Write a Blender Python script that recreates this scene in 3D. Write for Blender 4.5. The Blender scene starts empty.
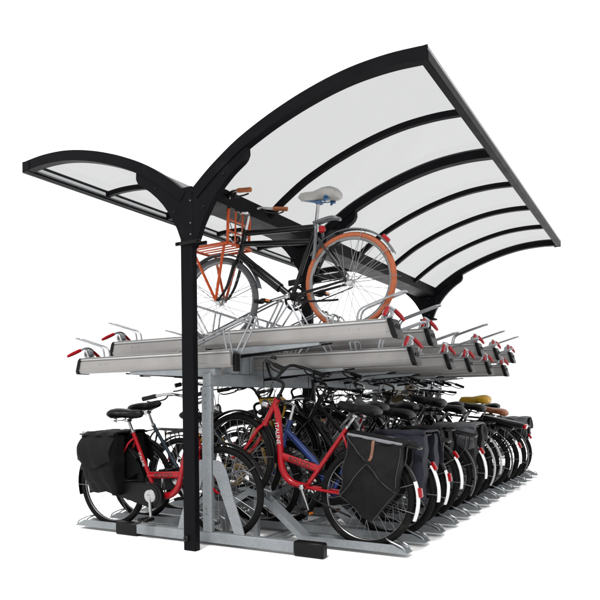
import bpy, math, random
from mathutils import Vector, Matrix
random.seed(7)
R = math.radians
scene = bpy.context.scene
col = scene.collection

# ---------------------------------------------------------------- mesh helper
def catmull(pts, n=6):
    if len(pts) < 3: return [Vector(p) for p in pts]
    P = [Vector(p) for p in pts]
    P = [P[0]*2-P[1]] + P + [P[-1]*2-P[-2]]
    out = []
    for i in range(1, len(P)-2):
        a, b, c, d = P[i-1], P[i], P[i+1], P[i+2]
        for k in range(n):
            t = k/n
            out.append(0.5*((2*b)+(c-a)*t+(2*a-5*b+4*c-d)*t*t+(3*b-a-3*c+d)*t**3))
    out.append(P[-2].copy())
    return out

class MB:
    def __init__(s): s.v = []; s.f = []
    def add(s, vs, fs):
        o = len(s.v); s.v += [tuple(v) for v in vs]; s.f += [tuple(i+o for i in f) for f in fs]
        return s
    def box(s, x0, x1, y0, y1, z0, z1, ch=0.0):
        """box with small chamfered vertical/horizontal edges"""
        if ch <= 0:
            v = [(x,y,z) for x in (x0,x1) for y in (y0,y1) for z in (z0,z1)]
            f = [(0,1,3,2),(4,6,7,5),(0,4,5,1),(2,3,7,6),(0,2,6,4),(1,5,7,3)]
            return s.add(v, f)
        c = ch; vs = []; idx = {}
        def V(p):
            if p not in idx: idx[p] = len(vs); vs.append(p)
            return idx[p]
        X = (x0,x1); Y = (y0,y1); Z = (z0,z1); fs = []
        sg = (1,-1)
        def pt(i,j,k,ax):
            p = [X[i],Y[j],Z[k]]
            for a,b in enumerate((i,j,k)):
                if a != ax: p[a] += c*sg[b]
            return V(tuple(p))
        for ax in range(3):
            for e in (0,1):
                q = []
                for (a,b) in ((0,0),(1,0),(1,1),(0,1)):
                    t = [0,0,0]; t[ax] = e; o = [k for k in range(3) if k != ax]; t[o[0]] = a; t[o[1]] = b
                    q.append(pt(*t, ax))
                ccw = (ax in (0,2)) == (e == 1)
                fs.append(tuple(q if ccw else q[::-1]))
        for ax in range(3):
            o = [k for k in range(3) if k != ax]
            for a in (0,1):
                for b in (0,1):
                    t0=[0,0,0]; t1=[0,0,0]; t1[ax]=1
                    for t in (t0,t1): t[o[0]]=a; t[o[1]]=b
                    q=(pt(*t0,o[0]),pt(*t1,o[0]),pt(*t1,o[1]),pt(*t0,o[1]))
                    fs.append(q)
        for i in (0,1):
            for j in (0,1):
                for k in (0,1):
                    fs.append((pt(i,j,k,0),pt(i,j,k,1),pt(i,j,k,2)))
        return s.add(vs, fs)
    def tube(s, pts, r=0.01, seg=8, smooth=True, n=5, flat=1.0, cap=True):
        """r: number or list along given pts; flat: squash across the second frame axis"""
        P = catmull(pts, n) if smooth and len(pts) > 2 else [Vector(p) for p in pts]
        m = len(P)
        if isinstance(r, (list, tuple)):
            k = len(r)-1
            rr = []
            for i in range(m):
                t = i/(m-1)*k; a = min(int(t), k-1); rr.append(r[a]+(r[a+1]-r[a])*(t-a))
        else: rr = [r]*m
        tang = []
        for i in range(m):
            d = P[min(i+1,m-1)]-P[max(i-1,0)]
            tang.append(d.normalized() if d.length > 1e-9 else Vector((1,0,0)))
        ref = Vector((0,1,0)) if abs(tang[0].y) < .9 else Vector((1,0,0))
        u = (ref-tang[0]*ref.dot(tang[0])).normalized()
        vs = []; fs = []
        for i in range(m):
            u = (u-tang[i]*u.dot(tang[i])).normalized(); w = tang[i].cross(u)
            for k in range(seg):
                a = 2*math.pi*k/seg
                vs.append(P[i]+u*(math.cos(a)*rr[i]*flat)+w*(math.sin(a)*rr[i]))
        for i in range(m-1):
            for k in range(seg):
                a=i*seg+k; b=i*seg+(k+1)%seg
                fs.append((a,b,b+seg,a+seg))
        if cap:
            fs.append(tuple(range(seg))[::-1]); fs.append(tuple((m-1)*seg+k for k in range(seg)))
        return s.add(vs, fs)
    def ring(s, c, R0, prof, seg=48, a0=0.0, a1=360.0):
        """sweep closed profile [(dr,dy)] round local Y axis at centre c, angle from +x up to +z"""
        full = abs(a1-a0) >= 359.9
        m = seg if full else seg+1
        vs=[]; fs=[]; k=len(prof)
        for i in range(m):
            a = R(a0+(a1-a0)*i/seg)
            for dr,dy in prof:
                vs.append((c[0]+(R0+dr)*math.cos(a), c[1]+dy, c[2]+(R0+dr)*math.sin(a)))
        for i in range(seg):
            j=(i+1)%m
            for q in range(k):
                w=(q+1)%k
                fs.append((i*k+q, i*k+w, j*k+w, j*k+q))
        if not full:
            fs.append(tuple(range(k))[::-1]); fs.append(tuple((m-1)*k+q for q in range(k)))
        return s.add(vs, fs)
    def lathe(s, c, axis, prof, seg=16):
        """prof [(r,t)] along axis"""
        ax = Vector(axis).normalized(); ref = Vector((0,0,1)) if abs(ax.z)<.9 else Vector((1,0,0))
        u = ax.cross(ref).normalized(); w = ax.cross(u); c = Vector(c); vs=[]; fs=[]
        for r,t in prof:
            for k in range(seg):
                a=2*math.pi*k/seg; vs.append(c+ax*t+u*(r*math.cos(a))+w*(r*math.sin(a)))
        for i in range(len(prof)-1):
            for k in range(seg):
                a=i*seg+k; b=i*seg+(k+1)%seg; fs.append((a,b,b+seg,a+seg))
        fs.append(tuple(range(seg))[::-1]); fs.append(tuple((len(prof)-1)*seg+k for k in range(seg)))
        return s.add(vs, fs)
    def prism(s, poly, y0, y1):
        """poly in (x,z), extruded along y"""
        n=len(poly)
        vs=[(x,y0,z) for x,z in poly]+[(x,y1,z) for x,z in poly]
        fs=[tuple(range(n)), tuple(range(n,2*n))[::-1]]+[((i+1)%n,i,i+n,(i+1)%n+n) for i in range(n)]
        return s.add(vs, fs)
    def sweepx(s, path, prof, closed=True):
        """prof [(y,dz)] swept along path [(x,z)]"""
        k=len(prof); vs=[(x,y,z+dz) for x,z in path for y,dz in prof]; fs=[]
        for i in range(len(path)-1):
            for q in range(k if closed else k-1):
                w=(q+1)%k; fs.append((i*k+q,i*k+w,(i+1)*k+w,(i+1)*k+q))
        if closed:
            fs.append(tuple(range(k))[::-1]); fs.append(tuple((len(path)-1)*k+q for q in range(k)))
        return s.add(vs, fs)
    def soft(s, fn, n=8):
        """cube surface grid (-1..1) mapped through fn(u,v,w)"""
        vs=[]; fs=[]; idx={}
        def V(p):
            k=tuple(round(c,5) for c in p)
            if k not in idx: idx[k]=len(vs); vs.append(fn(*p))
            return idx[k]
        for ax in range(3):
            for e in (-1,1):
                o=[(ax+1)%3,(ax+2)%3]
                for i in range(n):
                    for j in range(n):
                        q=[]
                        for (a,b) in ((i,j),(i+1,j),(i+1,j+1),(i,j+1)):
                            p=[0,0,0]; p[ax]=e; p[o[0]]=-1+2*a/n; p[o[1]]=-1+2*b/n; q.append(V(p))
                        fs.append(tuple(q if e>0 else q[::-1]))
        return s.add(vs, fs)
    def mesh(s, name, smooth=True, ang=38):
        import bmesh
        me=bpy.data.meshes.new(name); me.from_pydata(s.v, [], s.f); 
        bm=bmesh.new(); bm.from_mesh(me); bmesh.ops.recalc_face_normals(bm, faces=bm.faces); bm.to_mesh(me); bm.free()
        if smooth:
            me.polygons.foreach_set('use_smooth', [True]*len(me.polygons)); me.set_sharp_from_angle(angle=R(ang))
        me.update(); return me
    def build(s, name, m, parent=None, smooth=True, ang=38):
        return link(name, s.mesh(name, smooth, ang), m, parent)

_cache = {}
def link(name, me, m, parent=None):
    if m and (not me.materials): me.materials.append(m)
    o=bpy.data.objects.new(name, me)
    if m and me.materials[0] is not m:
        o.material_slots[0].link='OBJECT'; o.material_slots[0].material=m
    col.objects.link(o)
    if parent: o.parent=parent
    return o
def cached(key, fn, name, m, parent=None):
    """one mesh per key, shared by every copy"""
    if key not in _cache: _cache[key]=fn().mesh(name)
    return link(name, _cache[key], m, parent)
def empty(name, loc=(0,0,0), rot=(0,0,0)):
    o=bpy.data.objects.new(name, None); o.location=loc; o.rotation_euler=rot; o.empty_display_size=.1
    col.objects.link(o); return o
def tag(o, label, cat, group=None, kind=None):
    o['label']=label; o['category']=cat
    if group: o['group']=group
    if kind: o['kind']=kind
    return o

# ---------------------------------------------------------------- materials
KB=.80
def mat(name, base, rough=.5, metal=0., spec=.5, var=.12, scale=9., bump=0., rvar=.15, coat=0., spots=None, obj=True):
    base=tuple(c*KB for c in base) if base[0]<.9 else base
    if spots: spots=(spots[0],tuple(c*KB for c in spots[1]),spots[2],spots[3])
    m=bpy.data.materials.new(name); m.use_nodes=True; nt=m.node_tree; b=nt.nodes['Principled BSDF']
    b.inputs['Metallic'].default_value=metal; b.inputs['Specular IOR Level'].default_value=spec
    b.inputs['Coat Weight'].default_value=coat; b.inputs['Coat Roughness'].default_value=.12
    tc=nt.nodes.new('ShaderNodeTexCoord'); no=nt.nodes.new('ShaderNodeTexNoise')
    no.inputs['Scale'].default_value=scale; no.inputs['Detail'].default_value=6; no.inputs['Roughness'].default_value=.65
    nt.links.new(tc.outputs['Object'], no.inputs['Vector'])
    cr=nt.nodes.new('ShaderNodeValToRGB'); lo=[c*(1-var) for c in base]; hi=[min(1,c*(1+var)) for c in base]
    cr.color_ramp.elements[0].position=.3; cr.color_ramp.elements[1].position=.7
    cr.color_ramp.elements[0].color=(*lo,1); cr.color_ramp.elements[1].color=(*hi,1)
    nt.links.new(no.outputs['Fac'], cr.inputs['Fac'])
    out=cr.outputs['Color']
    if spots:                                  # real wear / spangle / dust patches
        sc, colr, amt, th = spots
        n2=nt.nodes.new('ShaderNodeTexNoise'); n2.inputs['Scale'].default_value=sc; n2.inputs['Detail'].default_value=4
        nt.links.new(tc.outputs['Object'], n2.inputs['Vector'])
        r2=nt.nodes.new('ShaderNodeValToRGB'); r2.color_ramp.elements[0].position=th; r2.color_ramp.elements[1].position=min(1,th+.14)
        r2.color_ramp.elements[0].color=(0,0,0,1); r2.color_ramp.elements[1].color=(amt,amt,amt,1)
        nt.links.new(n2.outputs['Fac'], r2.inputs['Fac'])
        mx=nt.nodes.new('ShaderNodeMix'); mx.data_type='RGBA'; nt.links.new(r2.outputs['Color'], mx.inputs['Factor'])
        nt.links.new(out, mx.inputs['A']); mx.inputs['B'].default_value=(*colr,1); out=mx.outputs['Result']
    nt.links.new(out, b.inputs['Base Color'])
    mr=nt.nodes.new('ShaderNodeMapRange'); mr.inputs['To Min'].default_value=max(.03,rough-rvar); mr.inputs['To Max'].default_value=min(1,rough+rvar)
    nt.links.new(no.outputs['Fac'], mr.inputs['Value']); nt.links.new(mr.outputs['Result'], b.inputs['Roughness'])
    if bump:
        n3=nt.nodes.new('ShaderNodeTexNoise'); n3.inputs['Scale'].default_value=scale*9; n3.inputs['Detail'].default_value=5
        nt.links.new(tc.outputs['Object'], n3.inputs['Vector'])
        bp=nt.nodes.new('ShaderNodeBump'); bp.inputs['Strength'].default_value=bump; bp.inputs['Distance'].default_value=.01
        nt.links.new(n3.outputs['Fac'], bp.inputs['Height']); nt.links.new(bp.outputs['Normal'], b.inputs['Normal'])
    return m

def galv():
    m=mat('galvanised steel', (.200,.235,.262), .48, .35, .3, .12, 6., .04)
    nt=m.node_tree; b=nt.nodes['Principled BSDF']; tc=[n for n in nt.nodes if n.type=='TEX_COORD'][0]
    vo=nt.nodes.new('ShaderNodeTexVoronoi'); vo.inputs['Scale'].default_value=90.
    nt.links.new(tc.outputs['Object'], vo.inputs['Vector'])
    mx=nt.nodes.new('ShaderNodeMix'); mx.data_type='RGBA'; mx.blend_type='MULTIPLY'; mx.inputs['Factor'].default_value=.22
    src=b.inputs['Base Color'].links[0].from_socket
    nt.links.new(src, mx.inputs['A']); nt.links.new(vo.outputs['Color'], mx.inputs['B'])
    hs=nt.nodes.new('ShaderNodeHueSaturation'); hs.inputs['Saturation'].default_value=.55
    nt.links.new(mx.outputs['Result'], hs.inputs['Color']); nt.links.new(hs.outputs['Color'], b.inputs['Base Color'])
    return m

M={}
M['galv']=galv()
M['zinc']=mat('bright zinc wire', (0.25,0.26,0.275), .34, .6, .5, .12, 14.)
M['alu']=mat('anodised aluminium tray', (.240,.233,.229), .42, .35, .4, .08, 3., .0, .1, spots=(5.,(.2,.185,.17),.35,.55))
M['alu_highlight']=mat('tray lip highlight aluminium', (0.4,0.405,0.41), .3, .55, .5, .08, 4.)  # brighter tone, paints the highlight on the tray lips
M['black_steel']=mat('black powder coat', (.0026,.0026,.0036), .5, 0, .05, .25, 5., .05, .12, spots=(7.,(.0075,.007,.0072),.6,.62))
M['black_plastic']=mat('black plastic', (0.0032,0.0032,0.0037), .42, 0, 0.12, .2, 12., .05)
M['rubber']=mat('tyre rubber', (0.0045,0.0045,0.0045), .75, 0, 0.07, .25, 20., .1, spots=(9.,(.02,.018,.016),.5,.58))
M['rubber_grey']=mat('grey tyre rubber', (0.05,0.05,0.055), .7, 0, .3, .2, 20., .1)
M['rubber_orange']=mat('orange tyre rubber', (0.23,0.055,0.016), .6, 0, .3, .15, 20., .1, spots=(8.,(.2,.06,.03),.5,.6))
M['chrome']=mat('chrome', (.36,.36,.365), .18, 1., .5, .1, 20., .0, .08, spots=(18.,(.25,.22,.2),.5,.62))
M['rim']=mat('alloy rim', (0.17,0.17,0.173), .3, .8, .5, .1, 15., .0, .1)
M['spoke']=mat('steel spoke', (0.2,0.2,0.205), .35, .7, .5, .1, 15.)
M['red_grip']=mat('red rubber grip', (0.23,0.003,0.006), .42, 0, 0.12, .12, 25., .03)
M['red_lens']=mat('red tail lens', (0.22,0.003,0.005), .15, 0, 0.2, .15, 30.)
M['red']=mat('red enamel', (0.235,0.002,0.006), .28, 0, 0.1, .1, 7., 0, .1, .3, spots=(10.,(.2,.008,.014),.5,.62))
M['yellow']=mat('yellow enamel', (.40,.21,.008), .35, 0, .3, .12, 7., 0, .1, .1, spots=(9.,(.2,.11,.012),.5,.6))
M['blue']=mat('blue enamel', (0.01,0.028,0.14), .3, 0, 0.3, .12, 7., 0, .1, .3)
M['teal']=mat('dark teal enamel', (0.011,0.022,0.032), .32, 0, 0.3, .15, 7., 0, .1, .2)
M['black']=mat('black enamel', (0.0028,0.0028,0.0032), .32, 0, 0.1, .2, 7., 0, .1, .15, spots=(11.,(.03,.028,.026),.5,.62))
M['charcoal']=mat('charcoal enamel', (0.01,0.0105,0.012), .35, 0, 0.15, .2, 7., 0, .1, .15)
M['green']=mat('bottle green enamel', (0.005,0.015,0.009), .35, 0, 0.3, .2, 7., 0, .1, .15)
M['silver']=mat('silver enamel', (0.22,0.225,0.235), .32, .4, .5, .1, 9.)
M['grey']=mat('grey paint', (0.07,0.076,0.083), .4, .2, .5, .15, 9.)
M['white']=mat('white plastic', (0.55,0.555,0.56), .4, 0, .5, .06, 12., 0, .1, spots=(9.,(.35,.33,.3),.45,.6))
M['orange']=mat('orange enamel', (0.4,0.06,0.012), .36, 0, 0.15, .15, 12., 0, .1, .15, spots=(12.,(.2,.04,.02),.5,.6))
M['amber']=mat('amber reflector', (.45,.12,.010), .2, 0, .6, .1, 30.)
M['brown_grip']=mat('brown cork grip', (0.22,0.06,0.016), .6, 0, .3, .2, 30., .1)
M['leather']=mat('tan saddle leather', (0.26,0.085,0.028), .45, 0, .45, .2, 20., .05)
M['saddle']=mat('black saddle vinyl', (0.0042,0.0042,0.0046), .38, 0, 0.1, .2, 18., .06, spots=(14.,(.04,.04,.04),.4,.6))
M['white_saddle']=mat('pale saddle vinyl', (0.235,0.23,0.22), .4, 0, .45, .1, 18., .04, spots=(14.,(.25,.23,.2),.5,.62))
M['blue_plastic']=mat('blue plastic spring', (.012,.06,.15), .35, 0, .5, .1, 18.)
M['yellow_vinyl']=mat('yellow cover vinyl', (0.42,0.24,0.008), .4, 0, .45, .1, 18., .05)
M['canvas']=mat('black canvas', (.0042,.0042,.0047), .72, 0, .10, .35, 8., .35, .12, spots=(4.,(.009,.0088,.009),.5,.56))
M['canvas_navy']=mat('navy canvas', (0.0085,0.0095,0.0165), .7, 0, 0.14, .35, 8., .25, .12)
M['canvas_grey']=mat('worn grey canvas', (0.055,0.057,0.064), .6, 0, 0.2, .25, 8., .2)
M['trim_grey']=mat('grey edge trim', (.13,.135,.145), .6, 0, .25, .2, 10.)
M['lit_fold']=mat('lit fold edge canvas', (.028,.028,.030), .7, 0, .15, .2, 12., .05)  # lighter tone, paints the light on the bag's fold edges
M['strap']=mat('brown leather strap', (.12,.045,.018), .55, 0, .4, .2, 20.)
M['wicker']=mat('brown wicker', (.11,.075,.04), .7, 0, .3, .35, 40., .3)
M['white_print']=mat('white print', (0.42,0.42,0.42), .5)
M['black_print']=mat('black print', (0.004,0.002,0.002), .5)
M['ground']=mat('white paving', (.93,.93,.93), .9, 0, .0, .015, .6, .02)

def panel_mat(name, T, d):
    m=bpy.data.materials.new(name); m.use_nodes=True; nt=m.node_tree
    for n in list(nt.nodes):
        if n.type!='OUTPUT_MATERIAL': nt.nodes.remove(n)
    out=[n for n in nt.nodes if n.type=='OUTPUT_MATERIAL'][0]
    tr=nt.nodes.new('ShaderNodeBsdfTransparent'); tr.inputs['Color'].default_value=(T,T*1.008,T*1.005,1)
    tl=nt.nodes.new('ShaderNodeBsdfTranslucent'); tl.inputs['Color'].default_value=(.5,.51,.51,1)
    gl=nt.nodes.new('ShaderNodeBsdfGlossy'); gl.inputs['Roughness'].default_value=.06; gl.inputs['Color'].default_value=(.6,.6,.6,1)
    a=nt.nodes.new('ShaderNodeMixShader'); a.inputs[0].default_value=d
    nt.links.new(tr.outputs[0], a.inputs[1]); nt.links.new(tl.outputs[0], a.inputs[2])
    b=nt.nodes.new('ShaderNodeMixShader'); b.inputs[0].default_value=.018
    nt.links.new(a.outputs[0], b.inputs[1]); nt.links.new(gl.outputs[0], b.inputs[2]); nt.links.new(b.outputs[0], out.inputs[0])
    return m
M['panel']=panel_mat('smoked clear sheet', .468, .035)
def opal(name, c):
    m=bpy.data.materials.new(name); m.use_nodes=True; nt=m.node_tree
    for n in list(nt.nodes):
        if n.type!='OUTPUT_MATERIAL': nt.nodes.remove(n)
    out=[n for n in nt.nodes if n.type=='OUTPUT_MATERIAL'][0]
    a=nt.nodes.new('ShaderNodeBsdfDiffuse'); b=nt.nodes.new('ShaderNodeBsdfTranslucent'); x=nt.nodes.new('ShaderNodeMixShader'); x.inputs[0].default_value=.5
    a.inputs['Color'].default_value=(*c,1); b.inputs['Color'].default_value=(*c,1)
    nt.links.new(a.outputs[0],x.inputs[1]); nt.links.new(b.outputs[0],x.inputs[2]); nt.links.new(x.outputs[0],out.inputs[0]); return m
M['fascia']=opal('opal edge strip',(.40,.41,.42))

# ---------------------------------------------------------------- setting
g=MB(); g.add([(-60,-60,0),(60,-60,0),(60,60,0),(-60,60,0)],[(0,1,2,3)])
go=g.build('ground', M['ground'], smooth=False); go['kind']='structure'; go.location.z=-.028

# ---------------------------------------------------------------- shelter
PROF=[(.022,2.532),(.05,2.555),(.155,2.640),(.266,2.718),(.423,2.814),(.615,2.902),(.768,2.960),(.915,3.007),(1.081,3.049),(1.24,3.077),(1.392,3.090),(1.54,3.092),(1.70,3.082)]
ARC=[(p.x,p.y) for p in catmull([(x,z,0) for x,z in PROF],3)]
def zarc(x):
    for (a,b),(c,d) in zip(ARC,ARC[1:]):
        if a<=x<=c: return b+(d-b)*(x-a)/(c-a)
    return ARC[-1][1]
POSTS=[0.,1.86,5.62]
RIBS=[0.,.93,1.86,2.80,3.73,4.66,5.62]
sh=tag(empty('bicycle_shelter'), 'black steel gull-wing shelter roof with clear grey panels on posts over the bicycle racks', 'shelter')
def rib_mesh(s, w, dz0, dz1):
    m=MB(); k=len(ARC); vs=[]; fs=[]
    for i,(x,z) in enumerate(ARC):
        a=ARC[max(i-1,0)]; b=ARC[min(i+1,k-1)]; t=Vector((b[0]-a[0],b[1]-a[1])).normalized(); n=Vector((-t.y,t.x))
        for (d,y) in ((dz0,-w),(dz0,w),(dz1,w),(dz1,-w)):
            vs.append((s*(x+n.x*d), y, z+n.y*d))
    for i in range(k-1):
        for q in range(4):
            r=(q+1)%4; fs.append((i*4+q,i*4+r,i*4+4+r,i*4+4+q))
    fs.append((0,1,2,3)); fs.append(tuple((k-1)*4+q for q in (3,2,1,0)))
    return m.add(vs,fs)
GUS=[(.026,2.50),(.27,2.665),(.487,2.775),(.490,2.705),(.475,2.672),(.454,2.652),(.40,2.618),(.355,2.586),(.288,2.528),(.237,2.475),(.190,2.415),(.150,2.352),(.108,2.28),(.072,2.19),(.045,2.14),(.026,2.12)]
def bolt_mesh(): return MB().lathe((0,0,0),(0,-1,0),[(.009,0),(.009,.005),(.005,.008)],8)
for pi_,Y in enumerate(POSTS):
    m=MB(); m.box(-.074,.030,-.032,.026,-.0275,2.565,.004)
    po=m.build('post', M['black_steel'], sh); po.location=(0,Y,0)
    m=MB()                                                  # clamp round the post head
    m.box(-.112,.112,-.0465,-.0325,2.150,2.176,.003).box(-.112,.112,.0265,.042,2.150,2.176,.003).lathe((.085,-.06,2.163),(0,1,0),[(.008,0),(.008,.115)],8).lathe((-.090,-.06,2.163),(0,1,0),[(.008,0),(.008,.115)],8)
    m.build('clamp', M['black_plastic'], po)
    for bx,bz,sc in ((.018,2.30,.7),(.018,2.46,.7),(.018,2.22,.7),(-.045,.06,2.6)):
        bo=cached('bolt',bolt_mesh,'bolt',M['grey'] if sc<1 else M['black_plastic'],po); bo.location=(bx,-.032,bz); bo.scale=(sc,sc,sc)
    for s in (-1,1):
        m=rib_mesh(s,.036,.0,-.082)
        rb=m.build('rib', M['black_steel'], sh); rb.location=(0,Y,0)
        m=MB(); m.prism([(s*x,z) for x,z in GUS], -.028, .028)
        gu=m.build('gusset', M['black_steel'], rb)
        for gx,gz in ((.30,2.60),(.13,2.40)):
            bo=cached('bolt',bolt_mesh,'bolt',M['black_plastic'],rb); bo.location=(s*gx,-.028,gz)
for Y in RIBS:
    if Y in POSTS: continue
    for s in (-1,1):
        o=rib_mesh(s,.022,-.016,-.062).build('rib', M['black_steel'], sh); o.location=(0,Y,0)
for a,b in zip(RIBS,RIBS[1:]):
    for s in (-1,1):
        k=len(ARC); m=MB(); vs=[]; fs=[]
        for i,(x,z) in enumerate(ARC):
            p=ARC[max(i-1,0)]; q=ARC[min(i+1,k-1)]; t=Vector((q[0]-p[0],q[1]-p[1])).normalized(); n=Vector((-t.y,t.x))
            y0=a+(.0365 if a in POSTS else 0.0015); y1=b-(.0365 if b in POSTS else .0015)
            d=-.012
            vs+= [(s*(x+n.x*d),y0,z+n.y*d),(s*(x+n.x*d),y1,z+n.y*d)]
        for i in range(k-1): fs.append((2*i,2*i+1,2*i+3,2*i+2))
        m.add(vs,fs).build('roof_panel', M['panel'], sh)
for s in (-1,1):
    Y0,Y1=-.036,POSTS[-1]+.036
    m=MB(); m.box(*sorted((s*1.690,s*1.735)),Y0,Y1,2.995,3.012,.002)        # dark bottom lip
    e=m.build('eave_rail', M['black_steel'], sh)
    m=MB(); xx=s*1.738; m.add([(xx,Y0,2.9905),(xx,Y1,2.9905),(xx,Y1,3.078),(xx,Y0,3.078)],[(0,1,2,3)])
    m.build('fascia', M['fascia'], e)
    m=MB(); m.box(*sorted((s*1.7385,s*1.744)),Y0,Y1,2.988,3.046); m.build('drip_strip', M['black_steel'], e)
    m=MB(); m.box(*sorted((s*1.690,s*1.7352)),Y0,Y1,3.073,3.0795,.001)
    m.build('cap_strip', M['black_steel'], e)
    for ye in (Y0-.0045,Y1+.0005):
        m=MB(); m.box(*sorted((s*1.66,s*1.7415)),ye,ye+.004,2.990,3.0785); m.build('end_plate', M['black_steel'], e)
m=MB(); m.sweepx([(0,0),(1,0)],[(0,0),(1,0),(1,1),(0,1)]) ; m=MB()
gp=[(-.125,2.60),(-.118,2.60),(-.112,2.50),(.112,2.50),(.118,2.60),(.125,2.60),(.119,2.485),(-.119,2.485)]
for a,b in zip(POSTS,POSTS[1:]): m.prism(gp, a+.0265, b-.0325)
m.build('gutter', M['black_steel'], sh)

# ---------------------------------------------------------------- two tier rack
rk=tag(empty('two_tier_bicycle_rack'), 'galvanised two-tier bicycle rack with aluminium upper trays and red grip handles', 'bike rack')
FR=[.22,1.91,3.60,5.29,6.10]
for i,Y in enumerate(FR):
    m=MB(); m.box(-.058,.024,Y-.04,Y-.002,.0705,1.143,.003)
    m.box(.0245,.030,Y-.038,Y-.004,.95,1.143)
    for bz in (.98,1.02,1.08,.20,.24): m.lathe((-.03,Y-.04,bz),(0,-1,0),[(.007,0),(.007,.006)],6)
    m.build('upright', M['galv'], rk)
    m=MB(); m.box(-.715,.70,Y-.04,Y+.02,-.005,.070,.003); ft=m.build('foot_beam', M['galv'], rk)
    for s in (-1,1):
        m=MB(); x0,x1=sorted((s*.6995,s*.925)); m.box(x0-.0 if s<0 else x0,x1,Y-.046,Y+.026,-.0275,.076,.010)
        m.build('foot_cover', M['black_plastic'], ft)
        m=MB(); m.prism([(s*x,z) for x,z in [(.0305,.50),(.060,.46),(.112,.33),(.212,.071),(.300,.071),(.272,.16),(.205,.34),(.158,.50),(.132,.56),(.105,.588),(.075,.60),(.0305,.60)]], Y-.030,Y-.022)
        m.build('wheel_plate', M['galv'], rk)
m=MB(); m.box(-.045,.025,.18,6.14,1.1435,1.240,.003)
m.build('beam', M['galv'], rk)
for x in (-.36,.36):
    m=MB(); m.box(x-.025,x+.025,.262,6.05,-.002,.030,.002); m.build('floor_rail', M['galv'], rk)

def riser(): return MB().box(-.032,.018,-.025,.025,1.2405,1.444,.003).box(-.045,.031,-.035,.035,1.2402,1.2485,.001)
for k in range(6):
    if k==4: continue
    o=cached('riser',riser,'riser',M['galv'],rk); o.location=(0,.78+.8*k,0)

# lower wheel channels
UCH=[(-.055,.0),(-.055,.055),(-.049,.055),(-.049,.006),(.049,.006),(.049,.055),(.055,.055),(.055,.0)]
def channel(raised):
    m=MB()
    if raised: path=[(1.30,.0),(.62,.0),(.25,.30),(.17,.315),(-.02,.20),(-.13,.20),(-.28,.33)]
    else: path=[(1.30,.0),(.62,.0),(-.28,.0)]
    m.sweepx(path[::-1],UCH)
    # tapered nose
    k=len(UCH); vs=[(1.30,y,z) for y,z in UCH]+[(1.40,y,min(z,.008)) for y,z in UCH]
    m.add(vs,[(i,(i+1)%k,(i+1)%k+k,i+k) for i in range(k)]+[tuple(range(k,2*k))])
    if raised:
        m.box(-.10,-.06,-.02,.02,0.0,.198); m.box(.19,.22,-.02,.02,0.0,.305)
    return m
def channel_hoop(raised):
    m=MB()
    m.tube([(1.385,-.05,.02),(1.36,-.05,.045),(1.27,-.05,.082),(1.24,0,.088),(1.27,.05,.082),(1.36,.05,.045),(1.385,.05,.02)],.006,6)
    return m
def channel_fork(raised):
    m=MB(); z=.34 if raised else .05
    for y in (-.045,.045):
        m.tube([(.27,y,z-.05),(.25,y,z+.05),(.20,y,z+.12),(.10,y*1.2,z+.16),(-.05,y*1.2,z+.10)],.0055,6)
    return m
def channel_stop(raised):
    m=MB(); z=.34 if raised else .05
    m.tube([(.06,-.06,z+.13),(.30,-.02,z+.02),(.31,.02,z+.02),(.06,.06,z+.13)],.0055,6)
    return m
RSLOT=[.518+.4*k for k in range(14)]
LSLOT=[.262+.4*k for k in range(14)]
for s,slots,par in ((1,RSLOT,0),(-1,LSLOT,1)):
    for k,Y in enumerate(slots):
        up=(k%2==par)
        c=cached(('chan',up),lambda: channel(up),'wheel_channel',M['galv'],rk)
        c.location=(0,Y,.0); c.rotation_euler=(0,0,0 if s>0 else math.pi)
        h=cached(('hoop',up),lambda: channel_hoop(up),'wheel_hoop',M['zinc'],c)
        cached(('cfork',up),lambda: channel_fork(up),'wheel_holder',M['zinc'],c); cached(('cstop',up),lambda: channel_stop(up),'wheel_stop',M['zinc'],c)

# upper trays (built pointing to +X, far end outwards)
TP=[(-.072,.120),(-.072,.104),(-.063,.103),(-.063,.098),(-.070,.097),(-.067,.036),(-.071,.032),(-.071,.027),(-.050,.0),(.050,.0),(.071,.027),(.071,.032),(.067,.036),(.070,.097),(.063,.098),(.063,.103),(.072,.104),(.072,.120),(.052,.120),(.052,.112),(.056,.107),(.050,.014),(-.050,.014),(-.056,.107),(-.052,.112),(-.052,.120)]
XO=1.300
def tray():
    m=MB(); k=len(TP); vs=[]; fs=[]
    for e in (0,1):
        for y,z in TP: vs.append(((-.20 if e==0 else XO+.035*(1-z/.12)),y,z))
    for q in range(k): w=(q+1)%k; fs.append((q,w,k+w,k+q))
    # end faces as quads bridging outer and inner outline
    fs+= [tuple(range(k))[::-1]]; fs+=[tuple(range(k,2*k))]
    m.add(vs,fs)
    for x in (1.02,1.09): m.lathe((x,-.068,.07),(0,-1,0),[(.006,0),(.006,.003)],8); m.lathe((x,.068,.07),(0,1,0),[(.006,0),(.006,.003)],8)
    m.tube([(-.19,-.045,.127),(1.27,-.045,.127)],.006,6,smooth=False); m.tube([(-.19,.045,.127),(1.27,.045,.127)],.006,6,smooth=False)
    return m
def tray_edge(q):  # added strip, a painted crisp highlight along the tray's top lip
    m=MB(); y=q*.0722; m.box(-.195,XO-.012,*sorted((y,y+q*.0022)),.1065,.1185,.0008); return m
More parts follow.
